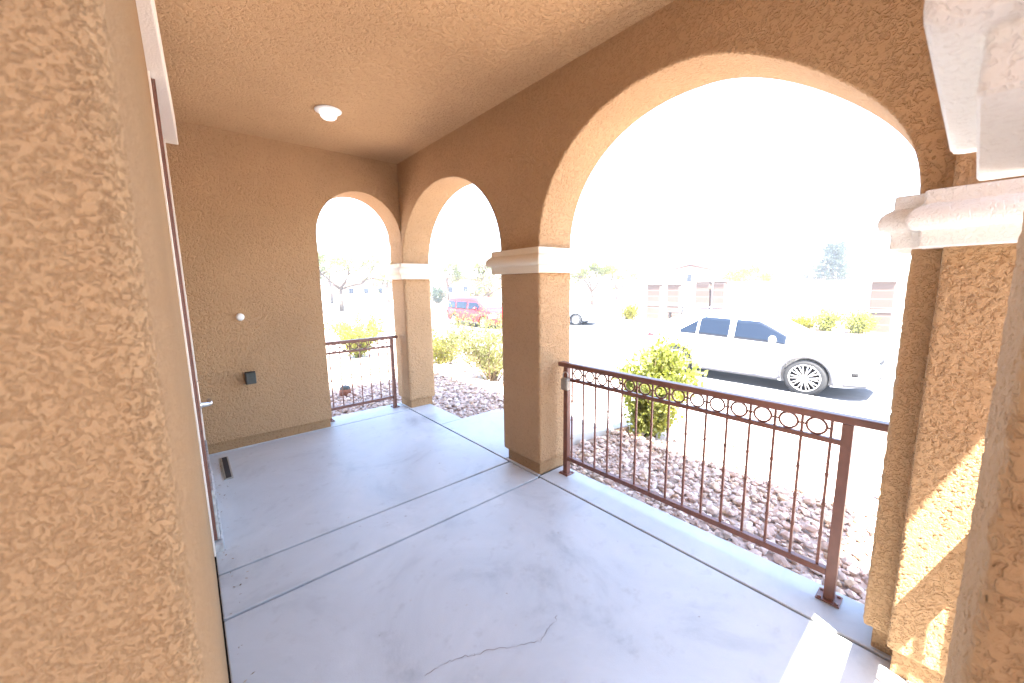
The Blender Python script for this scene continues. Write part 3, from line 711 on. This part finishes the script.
def wheel(parent,x,y,r,sy,spokes=20,rimr=.72):
    w=MB(); pr=[(r*rimr,-.11),(r*.86,-.118),(r*.97,-.10),(r,-.07),(r,.07),(r*.97,.10),(r*.86,.118),(r*rimr,.11),(r*rimr,-.11)]
    w.lathe(pr,(x,y,r),'y',44); t=w.build('wheel',M['tyre'],parent,local=True)
    b=MB(); b.lathe([(.001,sy*.02),(r*rimr,sy*.02),(r*rimr,sy*.01)],(x,y,r),'y',36); b.build('rim_back',M['rimdark'],t,local=True)
    q=MB(); q.lathe([(r*rimr*.93,sy*.095),(r*rimr*.93,sy*.112),(r*rimr*1.01,sy*.116),(r*rimr*1.01,sy*.095)],(x,y,r),'y',40)
    q.lathe([(.001,sy*.098),(.05*r/.38,sy*.098),(.066*r/.38,sy*.085),(.07*r/.38,sy*.02)],(x,y,r),'y',20)
    for k in range(spokes):
        a=2*math.pi*(k//2)/(spokes/2)+ (.13 if k%2 else -.13); a0=2*math.pi*(k//2)/(spokes/2)+(.05 if k%2 else -.05)
        p0=(x+.055*r/.38*math.cos(a0),y+sy*.085,r+.055*r/.38*math.sin(a0)); p1=(x+r*rimr*.95*math.cos(a),y+sy*.10,r+r*rimr*.95*math.sin(a))
        q.tube([p0,p1],[.016,.013],6)
    q.build('rim',M['rim'],t,local=True)
    return t
def arch_lip(parent,car,wx,sy,m):
    V=[];F=[];n=28; r0=car.wr+.052; r1=car.wr+.10
    for i in range(n+1):
        a=math.pi*(-.06+1.12*i/n)
        for rr in (r0,r1):
            x=wx+rr*math.cos(a); z=max(car.wr+rr*math.sin(a),.2); V.append((x,sy*(car.side(x,z)+.007),z))
        if i: k=2*i; F.append((k-2,k-1,k+1,k))
    o=MB().add(V,F,True).build('wheel_arch',m,parent,local=True); md=o.modifiers.new('thick','SOLIDIFY'); md.thickness=.02; md.offset=0; return o

def build_car(kind,name,label,cat,loc,rz,paint):
    t=thing(name,label,cat,loc,rz)
    if kind=='suv':
        top=[(-2.44,.80),(-2.40,.98),(-2.30,1.13),(-2.15,1.23),(-1.9,1.42),(-1.6,1.56),(-1.2,1.655),(-.5,1.71),(.0,1.69),(.42,1.60),(.85,1.37),(1.28,1.14),(1.42,1.09),(1.9,1.02),(2.2,.92),(2.36,.80),(2.44,.62)]
        belt=[(-2.4,1.10),(-1.0,1.09),(.8,1.02),(2.44,.95)]
        half=[(-2.44,.72),(-2.3,.84),(-1.9,.92),(-1.0,.945),(1.2,.94),(1.9,.90),(2.2,.80),(2.38,.62),(2.44,.50)]
        rooff=[(-2.44,.78),(-2.0,.70),(-1.2,.69),(.2,.69),(1.2,.78),(2.44,.86)]
        bottom=[(-2.44,.42),(-2.0,.30),(-1.0,.22),(1.2,.22),(2.0,.24),(2.44,.30)]
        c=Car(top,belt,half,rooff,bottom,(-1.42,1.37),.383,-2.44,2.44)
        win=[(-1.36,-.95,'quarter'),(-.89,-.19,'rear'),(-.06,.97,'front')]
    elif kind=='van':
        top=[(-2.55,.85),(-2.50,1.25),(-2.40,1.62),(-2.25,1.72),(-1.2,1.77),(.0,1.76),(.5,1.70),(.8,1.55),(1.35,1.18),(1.55,1.09),(2.1,1.02),(2.4,.88),(2.55,.60)]
        belt=[(-2.5,1.04),(2.5,.98)]
        half=[(-2.55,.78),(-2.4,.92),(-1.5,.98),(1.3,.97),(2.0,.90),(2.35,.75),(2.55,.55)]
        rooff=[(-2.55,.84),(-1,.80),(.5,.76),(1.4,.78),(2.55,.85)]
        bottom=[(-2.55,.40),(-2.1,.26),(1.2,.22),(2.0,.22),(2.55,.28)]
        c=Car(top,belt,half,rooff,bottom,(-1.5,1.55),.345,-2.55,2.55)
        win=[(-2.28,-1.35,'rear'),(-1.25,-.12,'middle'),(.0,1.10,'front')]
    else:
        top=[(-2.3,.82),(-2.24,1.0),(-2.1,1.12),(-1.8,1.28),(-1.4,1.42),(-.7,1.49),(.1,1.48),(.4,1.40),(1.05,1.06),(1.2,1.01),(1.8,.93),(2.15,.80),(2.3,.58)]
        belt=[(-2.3,.98),(2.3,.90)]
        half=[(-2.3,.70),(-2.1,.84),(-1.2,.90),(1.2,.89),(1.9,.80),(2.3,.55)]
        rooff=[(-2.3,.82),(-1,.72),(.3,.72),(2.3,.86)]
        bottom=[(-2.3,.36),(-1.8,.22),(1.6,.2),(2.3,.26)]
        c=Car(top,belt,half,rooff,bottom,(-1.35,1.35),.325,-2.3,2.3)
        win=[(-1.55,-.42,'rear'),(-.32,.85,'front')]
    c.body(t,paint)
    rise=lambda x:c.B(x)+.035
    roofline=lambda x:min(c.T(x)-.085,c.B(x)+.47)
    for sy in (1,-1):
        for x0,x1,kind_ in win:
            lo=rise; hi=(lambda x:max(rise(x)+.006,min(roofline(x),(rise(x)+.05+(x+1.42)*.62) if kind=='suv' else 9)))
            c.patch('side_window',M['glass'],t,lo,hi,x0,x1,sy)
            # body-colour pillar edge beside each pane
        for wx in c.wheels: arch_lip(t,c,wx,sy,M['cargreyplastic'] if kind=='suv' else paint)
        # sill moulding
        o=c.patch('sill',M['cargreyplastic'],t,lambda x:lerp(bottom,x)+.035,lambda x:lerp(bottom,x)+.10,c.wheels[0]+.48,c.wheels[1]-.48,sy,.012,20,2)
        # mirror
        mx=.78 if kind=='suv' else (.95 if kind=='van' else .62); my=c.side(mx,c.B(mx)+.04)
        mb=MB(); 
        V=[];n_=12
        for q in range(7):
            u=q/6; rr=math.sin(math.pi*min(max(u,.06),.94))**.5
            V+=[(mx-.02-.075*math.cos(2*math.pi*k/n_)*rr, sy*(my+.03+.22*u), c.B(mx)+.12+.10*math.sin(2*math.pi*k/n_)*rr) for k in range(n_)]
        F=[(q*n_+k,q*n_+(k+1)%n_,(q+1)*n_+(k+1)%n_,(q+1)*n_+k) for q in range(6) for k in range(n_)]+[tuple(range(n_)),tuple(6*n_+k for k in range(n_))]
        mb.add(V,F,True); mb.tube([(mx,sy*(my-.02),c.B(mx)+.03),(mx,sy*(my+.07),c.B(mx)+.06)],.022,8); mb.build('side_mirror',paint,t,local=True)
        # door handles
        for hx in ((-.30,.72) if kind!='van' else (-.9,.1)):
            hx-=.25; z=c.B(hx)-.13; y=c.side(hx,z); MB().tube([(hx-.1,sy*(y+.004),z),(hx-.06,sy*(y+.028),z),(hx+.06,sy*(y+.028),z),(hx+.1,sy*(y+.004),z)],.013,8).build('door_handle',M['chrome'] if kind=='suv' else paint,t,local=True)
        # door shut lines
        for dx in ([-.42,1.02,-1.28] if kind=='suv' else [-.1,1.1]):
            c.patch('door_gap',M['rimdark'],t,lambda x:lerp(bottom,x)+.13,lambda x:c.B(x)-.005,dx-.003,dx+.003,sy,.0005,1,8)
        # lamps
        if kind=='suv':
            c.patch('tail_light',M['redlens'],t,lambda x:.945+(x+2.40)*.12,lambda x:1.075-(x+2.40)*.2,-2.40,-2.02,sy,.008,10,3)
            c.patch('headlight',M['clearlens'],t,lambda x:.70+(2.3-x)*.18,lambda x:.83+(2.3-x)*.13,1.80,2.28,sy,.008,12,3)
            c.patch('fog_light',M['rimdark'],t,lambda x:.52,lambda x:.60,2.10,2.2,sy,.008,4,3)
            c.patch('bumper_intake',M['cargreyplastic'],t,lambda x:.30,lambda x:.36,1.98,2.32,sy,.008,10,2)
        else:
            c.patch('tail_light',M['redlens'],t,lambda x:.80,lambda x:1.05,c.L0+.05,c.L0+.25,sy,.008,6,3)
            c.patch('headlight',M['clearlens'],t,lambda x:.62,lambda x:.80,c.L1-.5,c.L1-.12,sy,.008,8,3)
        for wx in c.wheels: wheel(t,wx,sy*(lerp(half,wx)-.115),c.wr,sy,20 if kind=='suv' else 14,.74 if kind=='suv' else .66)
    a,b=(.40,1.24) if kind=='suv' else ((.58,1.42) if kind=='van' else (.32,1.1))
    c.screen('windscreen',M['glasslt'],t,a,b,.93)
    a,b=(-2.24,-1.98) if kind=='suv' else ((-2.49,-2.36) if kind=='van' else (-2.08,-1.5))
    c.screen('rear_window',M['glass'],t,b,a,.85)
    if kind=='suv':
        # dark floating roof streak, wiper, grille frame, roof spoiler
        for sy in (1,-1):
            c.patch('pillar_streak',M['rimdark'],t,lambda x:1.10+(x+2.2)*.50,lambda x:1.135+(x+2.2)*.52,-2.2,-1.98,sy,.009,8,2)
            zz=[(2.40,.42,.86),(2.47,.36,.70),(2.40,.40,.58),(2.38,.56,.36)]
            MB().tube([(x,sy*(y+.12),z) for x,y,z in zz],.017,8).build('grille_frame',M['chrome'],t,local=True)
            MB().tube([(-1.75,sy*.60,1.655),(-1.6,sy*.61,1.71),(.0,sy*.60,1.735),(.2,sy*.585,1.70)],.014,8).build('roof_rail',M['chrome'],t,local=True)
        MB().tube([(1.30,.05,1.145),(1.27,.62,1.14)],.012,6).build('wiper',M['rimdark'],t,local=True)
        g_=MB()
        for k in range(7): z=.40+k*.06; g_.box((2.425,-.34,z),(2.452,.34,z+.02))
        g_.build('grille',M['rimdark'],t,local=True)
        MB().box((2.444,-.26,.47),(2.462,.26,.585)).build('number_plate',M['white'],t,local=True,bevel=.003)
    return t
build_car('suv','parked_car','white crossover car with tinted windows parked on the road beyond the railing','car',(8.70,3.50,ZR),R(-89.6),M['carwhite'])
build_car('van','minivan','red minivan with grey windows parked beyond the pale shrub','van',(11.7,19.3,-.93),R(-90),M['carred'])
build_car('hatch','hatchback','grey car partly hidden behind the right edge of the middle column','car',(15.85,16.55,ZR),R(-70),M['cargrey'])

m,nt_,b_,o_=newmat('haze air'); nt_.nodes.remove(b_)
pv=nt_.nodes.new('ShaderNodeVolumePrincipled'); pv.inputs['Density'].default_value=GLARE_DENSITY; pv.inputs['Color'].default_value=(.93,.95,1,1); pv.inputs['Anisotropy'].default_value=.3
nt_.links.new(pv.outputs[0],o_.inputs['Volume'])
hz=MB().box((-104,-64,-2.2),(134,134,10.5)).build('glare_haze',m); hz['kind']='stuff'  # added scattering volume imitating the lens glare that washes out far things
# ------------------------------------------------------------------ light, sky, camera
az=math.atan2(-.44,-.90); el=R(66.9)       # azimuth from +y towards +x
sd=Vector((math.sin(az)*math.cos(el),math.cos(az)*math.cos(el),math.sin(el)))
sl=bpy.data.lights.new('sun','SUN'); sl.energy=5.0; sl.angle=R(.53); sl.color=(1,.955,.89)
so=bpy.data.objects.new('sun',sl); col.objects.link(so); so.rotation_euler=sd.to_track_quat('Z','Y').to_euler(); so.location=(0,0,30)
w=bpy.data.worlds.new('World'); sc.world=w; w.use_nodes=True; nt=w.node_tree; bg=nt.nodes['Background']
sky=nt.nodes.new('ShaderNodeTexSky'); sky.sky_type='NISHITA'; sky.sun_disc=False; sky.sun_elevation=el; sky.sun_rotation=az; sky.altitude=600; sky.air_density=1.0; sky.dust_density=2.0; sky.ozone_density=1.0
nt.links.new(sky.outputs[0],bg.inputs['Color']); bg.inputs['Strength'].default_value=.15
cam=bpy.data.cameras.new('camera'); co=bpy.data.objects.new('camera',cam); col.objects.link(co); sc.camera=co
yw,pt,rl=R(39.9914),R(-8.3043),R(-.8522)
F_=Vector((math.sin(yw)*math.cos(pt),math.cos(yw)*math.cos(pt),math.sin(pt))); rt=Vector((math.cos(yw),-math.sin(yw),0)); up=rt.cross(F_)
R2=rt*math.cos(rl)+up*math.sin(rl); U2=-rt*math.sin(rl)+up*math.cos(rl)
mw=Matrix((( R2.x,U2.x,-F_.x,-1.9951),(R2.y,U2.y,-F_.y,0),(R2.z,U2.z,-F_.z,1.5),(0,0,0,1))); co.matrix_world=mw
cam.sensor_width=36; cam.lens=386.318/1024*36; cam.clip_start=.02; cam.clip_end=2000
cam.dof.use_dof=True; cam.dof.focus_distance=4.2; cam.dof.aperture_fstop=5.6
vs=sc.view_settings; vs.view_transform='Standard'; vs.look='None'; vs.gamma=1; vs.use_curve_mapping=False; vs.exposure=3.42
cy=sc.cycles; cy.max_bounces=8; cy.diffuse_bounces=5; cy.glossy_bounces=3; cy.transmission_bounces=4; cy.sample_clamp_indirect=10
